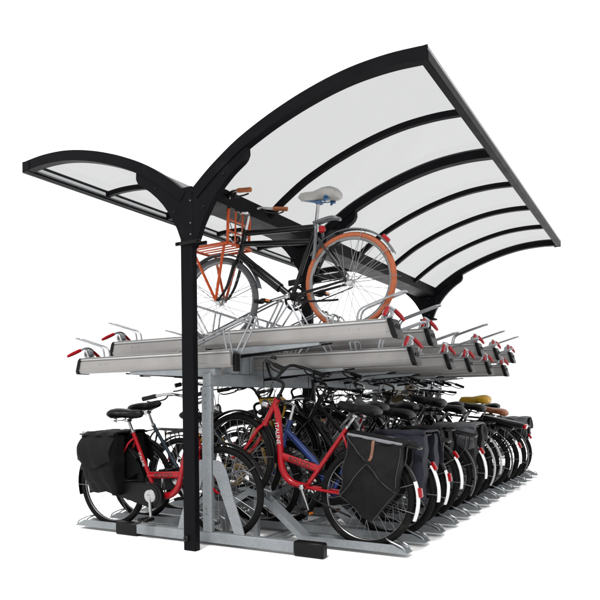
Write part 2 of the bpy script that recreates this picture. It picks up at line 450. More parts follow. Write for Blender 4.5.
def tray_cap():
    pts=[(-.060,-.006),(.060,-.006),(.078,.018),(.078,.108),(.066,.128),(-.066,.128),(-.078,.108),(-.078,.018)]
    m=MB(); k=len(pts); vs=[]
    for (dx,sc) in ((-.004,1.0),(.024,1.0),(.032,.88)):
        for y,z in pts:
            zz=.06+(z-.06)*sc; vs.append((XO+.035*(1-zz/.12)+dx,y*sc,zz))
    fs=[]
    for e in range(2):
        for q in range(k): w=(q+1)%k; fs.append((e*k+q,e*k+w,e*k+k+w,e*k+k+q))
    fs+=[tuple(range(k))[::-1],tuple(range(2*k,3*k))]
    m.add(vs,fs)
    for y in (-.03,0,.03): m.box(XO+.035*.5+.028,XO+.035*.5+.034,y-.006,y+.006,.03,.09)
    return m
def tray_handle():
    m=MB()
    m.tube([(XO+.02,-.165,.150),(XO+.01,-.10,.180),(XO-.01,-.045,.207),(XO-.015,0,.215),(XO-.01,.045,.207),(XO+.01,.10,.180),(XO+.02,.165,.150)],.0105,8)
    m.tube([(XO-.06,-.03,.12),(XO-.03,-.03,.18),(XO-.015,-.02,.205)],.009,6); m.tube([(XO-.06,.03,.12),(XO-.03,.03,.18),(XO-.015,.02,.205)],.009,6)
    m.ring((XO-.02,0,.165),.028,[(.008,-.02),(.008,.02),(-.008,.02),(-.008,-.02)],20)
    m.box(XO-.09,XO+.005,-.035,.035,.121,.133,.003)
    return m
def tray_grip(s):
    m=MB(); m.tube([(XO+.024,s*.192,.138),(XO+.018,s*.145,.160),(XO+.009,s*.10,.181),(XO+.002,s*.068,.196)],[.011,.0152,.0155,.0138],10); return m
def tray_loops():
    m=MB()
    for y in (-.032,.032):      # outer wheel catch
        m.tube([(1.38,y,.300),(1.16,y,.235),(1.10,y,.212),(1.075,y,.18),(1.065,y,.118)],.0075,6)
    m.tube([(1.38,-.032,.300),(1.405,-.02,.305),(1.405,.02,.305),(1.38,.032,.300)],.0075,6)
    return m
def tray_guide():
    m=MB()
    for y in (-.035,.035):      # inner guide, rising to the middle of the rack
        m.tube([(.30,y,.135),(-.30,y,.345),(-.345,y,.352),(-.36,y,.33),(-.235,y,.118)],.0075,6,n=4)
        m.tube([(-.12,y,.28),(-.135,y,.20),(-.17,y,.02)],.0065,6)
    m.tube([(-.345,-.035,.352),(-.345,.035,.352)],.0075,6,smooth=False)
    return m
def tray_stand():
    m=MB()
    for y in (-.056,.056):
        m.tube([(.66,y,.11),(.57,y,.262),(.545,y,.285),(.52,y,.262),(.40,y,.11)],.0068,6)
    m.tube([(.545,-.056,.285),(.545,.056,.285)],.0062,6,smooth=False)
    return m
def tray_stop():
    m=MB()
    for x in (.86,.90): m.tube([(x,-.05,.11),(x-.015,-.05,.178),(x-.02,-.03,.190),(x-.02,.03,.190),(x-.015,.05,.178),(x,.05,.11)],.0062,6,n=3)
    m.tube([(.86,-.05,.13),(.90,-.05,.13)],.006,6,smooth=False)
    return m
def tray_arm(h):
    m=MB(); m.prism([(-.05,-.002),(.78,-.002),(.78,-.022),(.20,-.055),(-.05,-.055)],-.045,.045)
    if h>.1: m.box(-.04,.04,-.045,.045,-h,-.056,.002)
    return m
def tray_strut():
    m=MB(); m.tube([(.06,.0,-.075),(.86,.0,-.012)],.007,6,smooth=False); m.tube([(.06,.0,-.075),(.36,.0,-.051)],.012,6,smooth=False)
    m.box(-.225,-.195,-.03,.03,-.03,.10,.004)
    return m
def add_tray(s,Y,high):
    z=1.445 if high else 1.278
    t=cached('tray',tray,'upper_tray',M['alu'],rk); t.location=(0,Y,z); t.rotation_euler=(0,0,0 if s>0 else math.pi)
    for q in (-1,1): cached(('tray_edge',q),lambda: tray_edge(q),'lip_highlight',M['alu_highlight'],t)
    cached('tray_cap',tray_cap,'end_cap',M['black_plastic'],t)
    cached('tray_handle',tray_handle,'handle',M['zinc'],t)
    for q in (-1,1): cached(('tray_grip',q),lambda: tray_grip(q),'grip',M['red_grip'],t)
    cached('tray_loops',tray_loops,'wheel_catch',M['zinc'],t)
    cached('tray_guide',tray_guide,'wheel_guide',M['zinc'],t)
    if s>0: cached('tray_stand',tray_stand,'wheel_stand',M['zinc'],t); cached('tray_stop',tray_stop,'wheel_stop',M['zinc'],t)
    h=.203 if high else .036
    cached(('tray_arm',high),lambda: tray_arm(h),'support_arm',M['galv'],t)
    cached('tray_strut',tray_strut,'gas_strut',M['black_plastic'],t)
for k in range(11):
    if k==4: continue
    add_tray(1,.50+.4*k+(.12 if k==3 else 0),k%2==0)
for k in range(11): add_tray(-1,.25+.4*k,k%2==1)

# ---------------------------------------------------------------- bicycles
WR=.345
def wheel_spokes():
    m=MB(); n=28
    for i in range(n):
        a=2*math.pi*i/n; s=1 if i%2 else -1; q=1 if (i//2)%2 else -1
        b=a-q*1.1
        m.tube([(.030*math.cos(b),s*.024,.030*math.sin(b)),(.300*math.cos(a),0,.300*math.sin(a))],.0017,4,smooth=False,cap=False)
    return m
def wheel_tyre(r=.0262): return MB().ring((0,0,0),.345-r,[(r*math.cos(t*math.pi/5),r*.92*math.sin(t*math.pi/5)) for t in range(10)],60)
def wheel_rim(): return MB().ring((0,0,0),.303,[(.006,-.014),(.006,.014),(-.002,.0145),(-.011,.008),(-.013,0),(-.011,-.008),(-.002,-.0145)],60)
def wheel_hub(): return MB().lathe((0,-.062,0),(0,1,0),[(.006,0),(.006,.025),(.014,.026),(.032,.036),(.032,.040),(.018,.048),(.018,.076),(.032,.084),(.032,.088),(.014,.098),(.006,.1),(.006,.124)],14)
def add_wheel(root,x,tyre,mtx=None,big=False):
    w=cached('spokes',wheel_spokes,'wheel',M['spoke'],root); w.location=(x,0,WR); w.rotation_euler=(0,random.uniform(0,6),0)
    cached(('tyre',tyre=='rubber'),lambda: wheel_tyre(.0262 if tyre=='rubber' else .0215),'tyre',M[tyre],w); cached('rim',wheel_rim,'rim',M['rim'],w); cached('hub',wheel_hub,'hub',M['chrome'],w)
    return w
BB=(.462,0,.29); ST=(.238,0,.785); HT=(.835,0,.86); HB=(.897,0,.668); RH=(0,0,WR)
def frame(kind):
    m=MB(); d=lambda a,b,t:tuple(a[i]+(b[i]-a[i])*t for i in range(3))
    m.tube([HT,HB],.021,10,smooth=False); m.lathe(HT,(HB[0]-HT[0],0,HB[2]-HT[2]),[(.025,-.004),(.025,.018)],10); 
    m.tube([BB,ST],.0165,10,smooth=False)
    m.lathe((BB[0],-.036,BB[2]),(0,1,0),[(.022,0),(.022,.072)],12)
    for s in (-1,1):
        m.tube([(BB[0]-.01,s*.022,BB[2]),(.33,s*.045,.305),(0,s*.062,WR)],[.013,.0105,.009],8)
        m.tube([(.262,s*.016,.735),(.20,s*.045,.66),(0,s*.062,WR)],[.009,.0085,.0075],8)
    if kind=='plate':
        m.tube([d(HT,HB,.25),(.80,0,.735),(.735,0,.52),(.700,0,.40),(.650,0,.325),(.575,0,.287),BB],[.022,.0245,.025,.026,.026,.025,.021],12)
        m.tube([(.715,0,.458),(.385,0,.438)],.027,10,smooth=False,flat=.62)
    elif kind=='diamond':
        m.tube([d(HT,HB,.18),d(ST,BB,.03)],.0145,10,smooth=False); m.tube([d(HT,HB,.82),BB],.0175,10,smooth=False)
    elif kind=='transport':
        m.tube([d(HT,HB,.12),d(ST,BB,.02)],.021,10,smooth=False); m.tube([d(HT,HB,.52),d(ST,BB,.22)],.021,10,smooth=False); m.tube([d(HT,HB,.92),BB],.024,10,smooth=False)
        m.tube([d(HB,BB,.30),d(HB,BB,.78)],.036,10,smooth=False)
    elif kind=='oma':
        m.tube([d(HT,HB,.3),(.82,0,.66),(.70,0,.47),(.56,0,.37),(.44,0,.36),(.425,0,.375)],.0155,10)
        m.tube([d(HT,HB,.9),(.86,0,.56),(.75,0,.38),(.62,0,.30),BB],.017,10)
    elif kind=='single':
        m.tube([d(HT,HB,.45),d(HT,BB,.55),BB],.026,12,smooth=False)
    elif kind=='mixte':
        m.tube([d(HT,HB,.25),d(ST,BB,.62)],.016,10,smooth=False); m.tube([d(HT,HB,.85),BB],.0175,10,smooth=False)
    return m
def fork():
    m=MB(); m.lathe((HB[0],0,HB[2]),(.31,0,-.95),[(.024,-.006),(.028,.004),(.028,.02),(.016,.03)],10)
    for s in (-1,1): m.tube([(.905,s*.02,.645),(.925,s*.052,.60),(.985,s*.056,.46),(1.05,s*.058,.375),(1.10,s*.060,WR)],[.014,.0145,.012,.0095,.008],8)
    return m
def bars(kind):
    m=MB(); m.tube([HT,(.808,0,.945),(.806,0,.975),(.826,0,.994),(.88,0,1.005)],.0125,8)
    if kind=='swept':
        L=[(.875,0,1.005),(.89,.05,1.015),(.885,.13,1.055),(.83,.235,1.085),(.73,.285,1.075),(.62,.30,1.055)]
    elif kind=='high':
        L=[(.875,0,1.005),(.895,.04,1.01),(.90,.10,1.07),(.885,.17,1.125),(.83,.24,1.13),(.74,.285,1.115),(.64,.30,1.10)]
    else:
        L=[(.875,0,1.005),(.88,.10,1.012),(.86,.20,1.03),(.82,.27,1.03),(.79,.31,1.025)]
    for s in (-1,1): m.tube([(x,s*y,z) for x,y,z in L],.0112,8)
    return m,L
def bar_extras(L):
    m=MB(); e=Vector(L[-3]); f=Vector(L[-2])
    for s in (-1,1):
        a=e+(f-e)*.2; m.tube([(a.x,s*a.y,a.z),(a.x-.03,s*(a.y+.01),a.z-.035),(f.x-.04,s*f.y,f.z-.045),(f.x-.09,s*f.y,f.z-.04)],.006,6)
        m.tube([(a.x,s*a.y,a.z-.01),(a.x+.11,s*(a.y*.6),a.z-.02),(.945,s*.03,.90),(.915,s*.02,.74)],.0032,5)
    m.lathe((e.x,e.y*.7,e.z+.02),(0,0,1),[(.024,0),(.024,.008),(.018,.022),(.004,.028)],12)
    return m
def grip(L,s):
    a,b=Vector(L[-2]),Vector(L[-1]); a=a+(b-a)*.02; b=b+(b-a)*.06
    f=lambda p:(p.x,s*p.y,p.z)
    return MB().tube([f(a),f(a+(b-a)*.12),f(a+(b-a)*.5),f(b)],[.0155,.0175,.0165,.0175],10)
def saddle(w=1.0,c=(.205,.93),th=1.3,tilt=0.):
    st=[(1.12*a,1.15*b,1.1*c_) for a,b,c_ in [(-.150,.006,-.004),(-.147,.045,-.002),(-.136,.078,.002),(-.11,.096,.007),(-.09,.099,.008),(-.05,.096,.008),(-.01,.070,.003),(.03,.042,-.002),(.08,.030,-.001),(.125,.024,.0),(.145,.010,-.008)]]
    m=MB(); n=12; vs=[]; fs=[]
    for x,hw,dz in st:
        for k in range(n):
            a=2*math.pi*k/n; cy=math.cos(a); sy=math.sin(a)
            y=hw*w*math.copysign(abs(cy)**.7,cy); z=th*(.020 if sy>0 else .034)*sy*(1 if hw>.02 else .5)*(1+.35*max(0,(-x-.02)/.13))*math.sqrt(max(.02,1-(max(0,-x-.105)/.065)**2))*math.sqrt(max(.04,1-(max(0,x-.11)/.055)**2))+math.tan(tilt)*x
            if sy>0: z-= .006*abs(cy)
            vs.append((c[0]+x,y,c[1]+dz+z))
    for i in range(len(st)-1):
        for k in range(n): a=i*n+k; b=i*n+(k+1)%n; fs.append((a,b,b+n,a+n))
    fs+=[tuple(range(n))[::-1],tuple((len(st)-1)*n+k for k in range(n))]
    return m.add(vs,fs)
def saddle_springs(c,q=1):
    m=MB()
    for s in (-1,1):
        m.tube([(c[0]+.11,s*.012,c[1]-.025),(c[0]+.0,s*.022,c[1]-.055),(c[0]-.09,s*.05,c[1]-.06)],.0045,6)
        pts=[(c[0]-.085+.014*math.cos(t*1.05),s*.055+.014*math.sin(t*1.05),c[1]-.075+.0038*t) for t in range(0,19)]
        m.tube(pts,.0042*q,5,smooth=False)
    m.box(c[0]-.02,c[0]+.02,-.03,.03,c[1]-.072,c[1]-.05,.004)
    return m
def post(c): return MB().tube([ST,(c[0]+.005,0,c[1]-.055)],.0128,8,smooth=False).lathe(ST,(ST[0]-BB[0],0,ST[2]-BB[2]),[(.021,-.012),(.021,.008)],10)
GPROF=[(.0,-.030),(.008,-.020),(.011,0),(.008,.020),(.0,.030),(-.0025,.030),(.0055,.020),(.0085,0),(.0055,-.020),(-.0025,-.030)]
def guard(cx,a0,a1): return MB().ring((cx,0,WR),.362,GPROF,26,a0,a1)
def guard_stays(cx,angs):
    m=MB()
    for a in angs:
        for s in (-1,1): m.tube([(cx,s*.058,WR),(cx+.362*math.cos(R(a)),s*.030,WR+.362*math.sin(R(a)))],.0024,4,smooth=False)
    return m
def chain_case():
    pts=[]; 
    for a in range(-90,91,15): pts.append((BB[0]+.015+.098*math.cos(R(a)),BB[2]+.098*math.sin(R(a))))
    for a in range(90,271,18): pts.append((-.005+.046*math.cos(R(a)),WR+.046*math.sin(R(a))))
    m=MB(); m.prism(pts,-.078,-.042)
    ins=[((x-.2)*.93+.2,(z-.32)*.84+.32) for x,z in pts]; m.prism(ins,-.083,-.0785)
    return m
def chain_open():
    m=MB(); m.ring((BB[0],-.052,BB[2]),.085,[(.008,-.003),(.008,.003),(-.012,.003),(-.012,-.003)],32)
    for a in range(5): m.tube([(BB[0],-.052,BB[2]),(BB[0]+.08*math.cos(a*1.2566),-.052,BB[2]+.08*math.sin(a*1.2566))],.006,5,smooth=False)
    for s in (1,-1): m.tube([(BB[0],-.052,BB[2]+s*.088),(0,-.052,WR+s*.036)],.005,5,smooth=False)
    m.box(.05,.52,-.066,-.05,BB[2]+.10,BB[2]+.145,.006)
    return m
def crank(ang):
    m=MB(); c=math.cos(R(ang)); sn=math.sin(R(ang))
    for s in (-1,1):
        q=-s; m.tube([(BB[0],s*.085,BB[2]),(BB[0]+q*.168*c,s*.098,BB[2]+q*.168*sn)],[.014,.010],8,smooth=False)
    m.lathe((BB[0],-.098,BB[2]),(0,1,0),[(.012,0),(.020,.006),(.022,.02),(.010,.03),(.010,.16),(.022,.17),(.020,.19),(.012,.196)],12)
    m.lathe((BB[0],-.0835,BB[2]),(0,-1,0),[(.055,0),(.05,.006),(.02,.01)],16)
    return m
def pedal(ang,s):
    q=-s; x=BB[0]+q*.168*math.cos(R(ang)); z=BB[2]+q*.168*math.sin(R(ang))
    m=MB(); y0,y1=sorted((s*.108,s*.205)); m.box(x-.045,x-.012,y0,y1,z-.012,z+.012,.003).box(x+.012,x+.045,y0,y1,z-.012,z+.012,.003).box(x-.012,x+.012,y0,y1,z-.006,z+.006)
    return m,(x,y0,y1,z)
def pedal_ref(ang,s):
    _,(x,y0,y1,z)=pedal(ang,s)
    return MB().box(x-.050,x-.0455,y0+.02,y1-.02,z-.008,z+.008)
def carrier():
    m=MB()
    for y in (-.06,-.02,.02,.06): m.tube([(.20,y*.6,.745),(.12,y,.755),(-.26,y,.765),(-.28,y,.757)],.0052,6,n=3)
    m.tube([(.12,-.07,.752),(-.25,-.07,.762),(-.29,-.04,.758),(-.29,.04,.758),(-.25,.07,.762),(.12,.07,.752)],.0062,6,n=4)
    for x in (.05,-.05,-.15,-.25): m.tube([(x,-.07,.757),(x,.07,.757)],.005,6,smooth=False)
    for s in (-1,1): m.tube([(-.02,s*.064,WR+.01),(-.10,s*.072,.58),(-.13,s*.07,.757)],.0055,6,n=4); m.tube([(-.02,s*.064,WR+.01),(-.22,s*.072,.6),(-.23,s*.07,.757)],.0055,6,n=4)
    for s in (-1,1): m.tube([(.10,s*.03,.770),(-.30,s*.03,.776)],.004,5,smooth=False)
    return m
def tail_lamp(a=158):
    x=.371*math.cos(R(a)); z=WR+.371*math.sin(R(a)); t=R(a)
    # rounded upright lamp on the rear mudguard
    m=MB(); c=Vector((x,0,z)); n=Vector((math.cos(t),0,math.sin(t))); u=Vector((-n.z,0,n.x))
    def fn(a_,b_,c_):
        l=max(abs(a_),abs(b_),abs(c_)); v=Vector((a_,b_,c_)); v=v*.55+v.normalized()*l*.45
        p=c+n*(.010+.014*v.x)+u*(.034*v.z)+Vector((0,.018*v.y,0)); return tuple(p)
    return m.soft(fn,5)
def head_lamp(): return MB().lathe((.935,0,.80),(1,0,.0),[(.012,-.05),(.028,-.04),(.036,-.005),(.037,.012),(.030,.016)],14).tube([(.86,0,.79),(.93,0,.775)],.006,6,smooth=False)
def kickstand(): return MB().tube([(.40,.05,.27),(.33,.09,.235),(.10,.11,.21),(.04,.125,.205)],.008,6)
def ring_lock():
    m=MB(); m.ring((.115,0,.66),.055,[(.012,-.012),(.012,.012),(-.012,.012),(-.012,-.012)],18,-160,160); return m
def skirt():
    m=MB()
    for s in (-1,1):
        pts=[(.0,WR+.02)]+[(.350*math.cos(R(a)),WR+.350*math.sin(R(a))) for a in range(20,161,10)]
        m.prism(pts,s*.038,s*.042) if s>0 else m.prism(pts,-.042,-.038)
    return m
def pannier_hook():
    m=MB()
    for q in (-1,1): m.tube([(.235,q*.03,.80),(.215,q*.055,.74),(.232,q*.055,.60),(.25,q*.05,.53)],.012,8)
    m.tube([(.245,-.03,.80),(.12,-.03,.815),(.06,-.03,.80),(.06,.03,.80),(.12,.03,.815),(.245,.03,.80)],.011,8,n=3)
    return m
def frame_lamp(): return MB().lathe((.165,.05,.735),(-.75,.65,0),[(.014,-.024),(.025,-.016),(.026,.0),(.020,.010),(.008,.013)],14)
def front_rack():                      # orange porter rack
    m=MB(); r=.0115
    m.tube([(.90,-.17,.745),(1.24,-.17,.755),(1.265,-.13,.755),(1.265,.13,.755),(1.24,.17,.755),(.90,.17,.745)],r,8,n=3)
    m.tube([(.90,-.17,.745),(.90,.17,.745)],r,8,smooth=False)
    for y in (-.10,-.03,.03,.10): m.tube([(.90,y,.748),(1.262,y,.756)],.006,6,smooth=False)
    m.tube([(.91,-.15,.745),(.89,-.15,.97),(.885,-.11,1.02),(.885,.11,1.02),(.89,.15,.97),(.91,.15,.745)],r,8,n=5)
    for y in (-.05,.05): m.tube([(.908,y,.745),(.886,y,1.018)],.007,6,smooth=False)
    for z in (.84,.93): m.tube([(.899,-.15,z),(.899,.15,z)],.007,6,smooth=False)
    for s in (-1,1):
        m.tube([(1.10,s*.066,WR),(1.235,s*.155,.745)],r,8,smooth=False); m.tube([(1.10,s*.066,WR),(.97,s*.11,.745)],r,8,smooth=False)
    return m
def lettering(txt,m,parent,loc,xdir,ny,size):
    cu=bpy.data.curves.new('lettering','FONT'); cu.body=txt; cu.size=size; cu.extrude=.0004; cu.align_x='CENTER'; cu.align_y='CENTER'
    t=bpy.data.objects.new('t',cu); me=bpy.data.meshes.new_from_object(t); bpy.data.objects.remove(t)
    o=link('lettering',me,m,parent); X=Vector(xdir).normalized(); Z=Vector((0,ny,0)); Y=Z.cross(X)
    mx=Matrix((X,Y,Z)).transposed().to_4x4(); mx.translation=Vector(loc); o.matrix_local=mx; return o

vary=random.Random(5)
def bicycle(label, s, hubx, Y, floor=.012, rise=0., group='bicycles parked in the lower tier', color='black', kind='oma', bar='swept', guards='black', tip=True, lamp=True,
            sad='saddle', sadc=(.19,.935), case=True, rack=True, tyre=('rubber','rubber'), steer=0., roll=0., ang=-65, gripm='black_plastic', rackm='black', skirtg=False, extra=None, hub_z=None, cat='bicycle'):
    pitch=math.asin(rise/1.10) if rise else 0.
    yaw=0. if s<0 else math.pi
    fwd=-s
    hz=hub_z if hub_z is not None else floor+WR
    b=empty('bicycle'); b.rotation_euler=(roll,-pitch,yaw)
    if hub_z is None:
        hubx+=vary.uniform(-.035,.035); b.rotation_euler.x+=R(vary.uniform(-2.4,2.4)); b.rotation_euler.z+=R(vary.uniform(-1.1,1.1))
    rot=b.rotation_euler.to_matrix()
    b.location=Vector((hubx,Y,hz))-rot@Vector((0,0,WR))
    tag(b,label,cat,group)
    fr=cached(('frame',kind),lambda: frame(kind),'frame',M[color],b)
    C=M[color]; front=[]
    add_wheel(b,0,tyre[1]); front.append(add_wheel(b,1.10,tyre[0]))
    front.append(cached('fork',fork,'fork',C,b))
    _,L=bars(bar)
    hb=cached(('bars',bar),lambda: bars(bar)[0],'handlebar',M['chrome'] if bar!='high' else M['black'],b); front.append(hb)
    for q in (-1,1): cached(('grip',bar,q),lambda: grip(L,q),'grip',M[gripm],hb)
    cached(('levers',bar),lambda: bar_extras(L),'brake_lever',M['black_plastic'],hb)
    sa=cached(('saddle',sadc,sad),lambda: saddle(.86 if sad=='white_saddle' else 1.0,sadc,1.4 if sad=='white_saddle' else 1.3,R(7) if sad=='white_saddle' else 0.),'saddle',M[sad],b)
    cached(('springs',sadc),lambda: saddle_springs(sadc,2.5 if sad=='white_saddle' else 1),'spring',M['blue_plastic'] if sad=='white_saddle' else M['chrome'],sa)
    cached(('post',sadc),lambda: post(sadc),'seat_post',M['chrome'],b)
    if guards:
        a1=196 if not tip else 148
        rg=cached(('rguard',a1,extra=='porter'),lambda: guard(0,38,a1 if extra!='porter' else 157),'mudguard',M[guards],b)
        if tip: cached('rtip',lambda: guard(0,148,190),'mudguard_tip',M['white'],rg)
        cached('rstay',lambda: guard_stays(0,(110,150,182)),'mudguard_stay',M['spoke'],rg)
        fg=cached('fguard',lambda: guard(1.10,22,172),'mudguard',M[guards],b); front.append(fg)
        cached('fstay',lambda: guard_stays(1.10,(35,165)),'mudguard_stay',M['spoke'],fg)
    if lamp: cached(('tail',lamp),lambda: tail_lamp(lamp if lamp>1 else 152),'tail_lamp',M['red_lens'],b)
    if case: cached('case',chain_case,'chain_case',M['black_plastic'],b)
    else: cached('chain',chain_open,'chain_set',M['black_plastic'],b)
    ck=cached(('crank',ang),lambda: crank(ang),'crank',M['chrome'],b)
    for q in (-1,1):
        pd=cached(('pedal',ang,q),lambda: pedal(ang,q)[0],'pedal',M['black_plastic'],ck)
        cached(('pref',ang,q),lambda: pedal_ref(ang,q),'pedal_reflector',M['amber'],ck)
    if rack: cached('carrier',carrier,'carrier',M[rackm],b)
    hl=cached('headlamp',head_lamp,'headlamp',M['chrome'],b); front.append(hl)
    cached('kick',kickstand,'kickstand',M['black_plastic'],b); cached('lock',ring_lock,'ring_lock',M['black_plastic'],b)
    if skirtg: cached('skirt',skirt,'skirt_guard',M['black_plastic'],b)
    if steer:
        ax=(Vector(HT)-Vector(HB)).normalized(); T=Matrix.Translation(Vector(HB))@Matrix.Rotation(R(steer),4,ax)@Matrix.Translation(-Vector(HB))
        for o in front: o.matrix_local=T@(Matrix.Translation(o.location)@o.rotation_euler.to_matrix().to_4x4())
    if extra=='porter':
        cached('porter',front_rack,'front_rack',M['orange'],b)
        cached('hook',pannier_hook,'frame_brace',M['grey'],b); cached('flamp',frame_lamp,'frame_reflector',M['red_lens'],b)
    if extra=='city': 
        for sd in (-1,1): lettering('CITY',M['white_print'],fr,(.655,sd*.0268,.505),(-.39,0,-.475),sd,.055)
    if extra=='print':
        yy=-.0185
        for sd in (-1,1):
            lettering('ROLDO',M['black_print'],fr,(.55,sd*.0180,.447),(-sd,0,-sd*.06),sd,.052)
            if sd>0: lettering('ITALINE',M['white_print'],fr,(.766,sd*.0262,.615),(-.075,0,-.215),sd,.046)
            else: lettering('ITALINE',M['white_print'],fr,(.335,sd*.0182,.565),(.125,0,-.28),sd,.034)
    return b

def pannier(label, bike, mt='canvas', cx=-.08, flapm=None, drop=.40, w=.36, pointed=False, group='pannier bags on the bicycles', seed=1):
    p=empty('pannier_bag'); p.location=bike.location; p.rotation_euler=bike.rotation_euler; tag(p,label,'pannier bag',group)
    rnd=random.Random(seed)
    top=.765
    for s in (-1,1):
        ph=[rnd.uniform(0,6) for _ in range(6)]
        def fn(u,v,t):
            # u along x, v outwards, t up
            e=lambda q: math.copysign(1-(1-abs(q))**1.6,q)
            zz=(t-1)/2*drop
            k=(1-t)/2                      # 0 top .. 1 bottom
            hw=w/2*(1.0+.06*k-(.45*max(0,k-.55)**1.1/.45**.1 if pointed else .16*k*k))
            th=.055+.035*math.sin(min(1,k*1.15)*math.pi*.85)
            x=cx+e(u)*hw*.6+u*hw*.4+.005*math.sin(9*t+ph[0])*(abs(u)**2)
            y=.078+th*(v+1)/2*2*(1-.35*abs(u)**4)*(1-.25*max(0,k-.8)*5)
            y+=.005*math.sin(11*u+5*t+ph[1])*(v+1)/2+.005*math.sin(4*u-13*t+ph[2])*(v+1)/2
            z=top+zz-(0.02*u*u*(1 if t<0 else 0))+.010*math.sin(6*u+ph[3])*k
            return (x,s*y,z)
        bd=MB().soft(fn,14).build('bag_body',M[mt],p,ang=60)
        def ff(u,v,t):
            k=(1-t)/2; hw=w/2*(1.05+.03*k)
            th=.060+.036*math.sin(min(1,k*.75)*math.pi*.85)
            y=.082+2*th+.006+.004*v-.03*(1-k)**6+.008*math.sin(7*u+3*t+ph[4])-.02*abs(u)**5
            z=top+.012-(drop*.52)*k-(0.03*math.sin(3*u+ph[5])*k)
            return (cx+u*hw,s*y,z)
        MB().soft(ff,10).build('flap',M[flapm or mt],p,ang=60)
        for dx in (-.09,.09):
            MB().box(cx+dx-.011,cx+dx+.011,*sorted((s*.215,s*.222)),top-drop*.62,top-.04,.002).build('strap',M['strap'],p)
    ph0=rnd.uniform(0,6)
    def tf(u,v,t):
        y=v*.205; z=top+.020+.007*t-.035*max(0,abs(v)-.75)*4*.6+.008*math.sin(8*u+ph0)*abs(v)
        return (cx+u*w/2*1.04,y,z)
    MB().soft(tf,10).build('bridge',M[flapm or mt],p,ang=60)
    return p

Rx=1.09
# upper tier
bicycle('black transport bicycle with orange front rack and orange rear tyre on an upper tray', 1, 1.000, .505, hub_z=1.862, rise=-.045, group='bicycles parked in the upper tier',
        color='black', kind='transport', bar='swept', guards='grey', tip=False, lamp=138, sad='white_saddle', sadc=(.205,1.005), tyre=('rubber_grey','rubber_orange'), gripm='brown_grip', rack=False, extra='porter', ang=172, case=False, steer=3)
# right hand side of the lower tier, near to far
r0=bicycle('red step-through bicycle with raised front wheel, nearest the white-tipped mudguards row and in front of the blue one', 1, Rx, RSLOT[0], rise=.238, color='red', kind='plate', bar='high', case=False, extra='print', ang=55, steer=-4, lamp=160)
r0['label']='red step-through bicycle with raised front wheel and black hanging bag behind its saddle'
r1=bicycle('blue single-tube bicycle directly behind the red one with the raised front wheel', 1, Rx, RSLOT[1], color='blue', kind='single', extra='city', bar='flat', sadc=(.18,.96), steer=5, lamp=150)
r2=bicycle('black straight-tubed bicycle just behind the navy bag, silver front mudguards', 1, Rx+.02, RSLOT[2], rise=.238, color='black', kind='mixte', steer=-3, guards='black', lamp=157, sadc=(.18,.895), bar='high')
r2['label']='black straight-tubed bicycle just behind the bicycle that carries the navy bag'
r3=bicycle('charcoal loop frame bicycle under the black bag just past the navy bag', 1, Rx-.02, RSLOT[3], color='charcoal', kind='oma', bar='high', sadc=(.17,.955), lamp=146)
r4=bicycle('silver diamond frame bicycle squeezed in before the red one with the grey-edged bag', 1, Rx, RSLOT[4], rise=.238, color='silver', kind='diamond', bar='flat', tip=False, steer=6, sadc=(.18,.985), lamp=False)
r5=bicycle('red loop frame bicycle carrying a black bag with a grey edge', 1, Rx, RSLOT[5], color='red', kind='oma', sadc=(.19,.94), lamp=150)
r6=bicycle('black bicycle with silver mudguards just beyond the grey-edged bag', 1, Rx+.01, RSLOT[6], rise=.238, color='black', kind='oma', guards='silver', tip=False, lamp=False, bar='high', sadc=(.2,.90))
r7=bicycle('dark green bicycle with silver mudguards, second beyond the grey-edged bag', 1, Rx, RSLOT[7], color='green', kind='mixte', guards='silver', tip=False, sadc=(.18,.95), steer=-5, lamp=False)
r8=bicycle('black bicycle with a red-ended battery box on its carrier', 1, Rx, RSLOT[8], rise=.238, color='black', kind='oma', tip=False, lamp=False, sadc=(.19,.91))
r9=bicycle('charcoal bicycle whose saddle wears a bright yellow cover', 1, Rx, RSLOT[9], color='charcoal', kind='oma', bar='high', sadc=(.13,1.0), lamp=158)
r10=bicycle('black bicycle with a low tan leather saddle near the far end of the row', 1, Rx, RSLOT[10], rise=.238, color='black', kind='oma', sad='leather', sadc=(.13,.86), tip=False, lamp=False)
r11=bicycle('black bicycle at the far end of the right-hand row with a small black bag', 1, Rx, RSLOT[11], color='black', kind='diamond', bar='high', sadc=(.19,.92), lamp=148)
# left hand side
Lx=-1.06
l0=bicycle('red step-through bicycle facing right at the left end with black double bag', -1, Lx+.05, LSLOT[0], color='red', kind='plate', bar='swept', extra='print', skirtg=True, ang=-84, tip=False, lamp=False)
l1=bicycle('dark teal bicycle behind the red one at the left end', -1, Lx-.04, LSLOT[1], rise=.2, color='teal', kind='oma', bar='flat', tip=False, sadc=(.20,.965))
l2=bicycle('yellow step-through bicycle with bag on its front, behind the first galvanised upright', -1, Lx+.12, LSLOT[2], color='yellow', kind='plate', bar='high', tip=False, sadc=(.2,.9))
g2='bicycles hidden deep in the lower tier'
bicycle('yellow loop frame bicycle with a low saddle, just behind the yellow step-through', -1, Lx+.06, LSLOT[3], rise=.2, color='yellow', kind='oma', bar='flat', tip=False, sadc=(.22,.855), group=g2)
bicycle('black loop frame bicycle deep in the rack, facing right behind the second galvanised upright', -1, Lx, LSLOT[5], rise=.2, color='black', kind='oma', bar='high', tip=False, sadc=(.2,.86), group=g2)
bicycle('red loop frame bicycle deep in the rack, seen through the nearer frames', -1, Lx, LSLOT[6], color='red', kind='oma', bar='swept', tip=False, sadc=(.2,.90), group=g2)
bicycle('charcoal diamond frame bicycle deep in the rack, beyond the hidden red one', -1, Lx, LSLOT[7], rise=.2, color='charcoal', kind='diamond', bar='flat', tip=False, sadc=(.2,.92), group=g2)
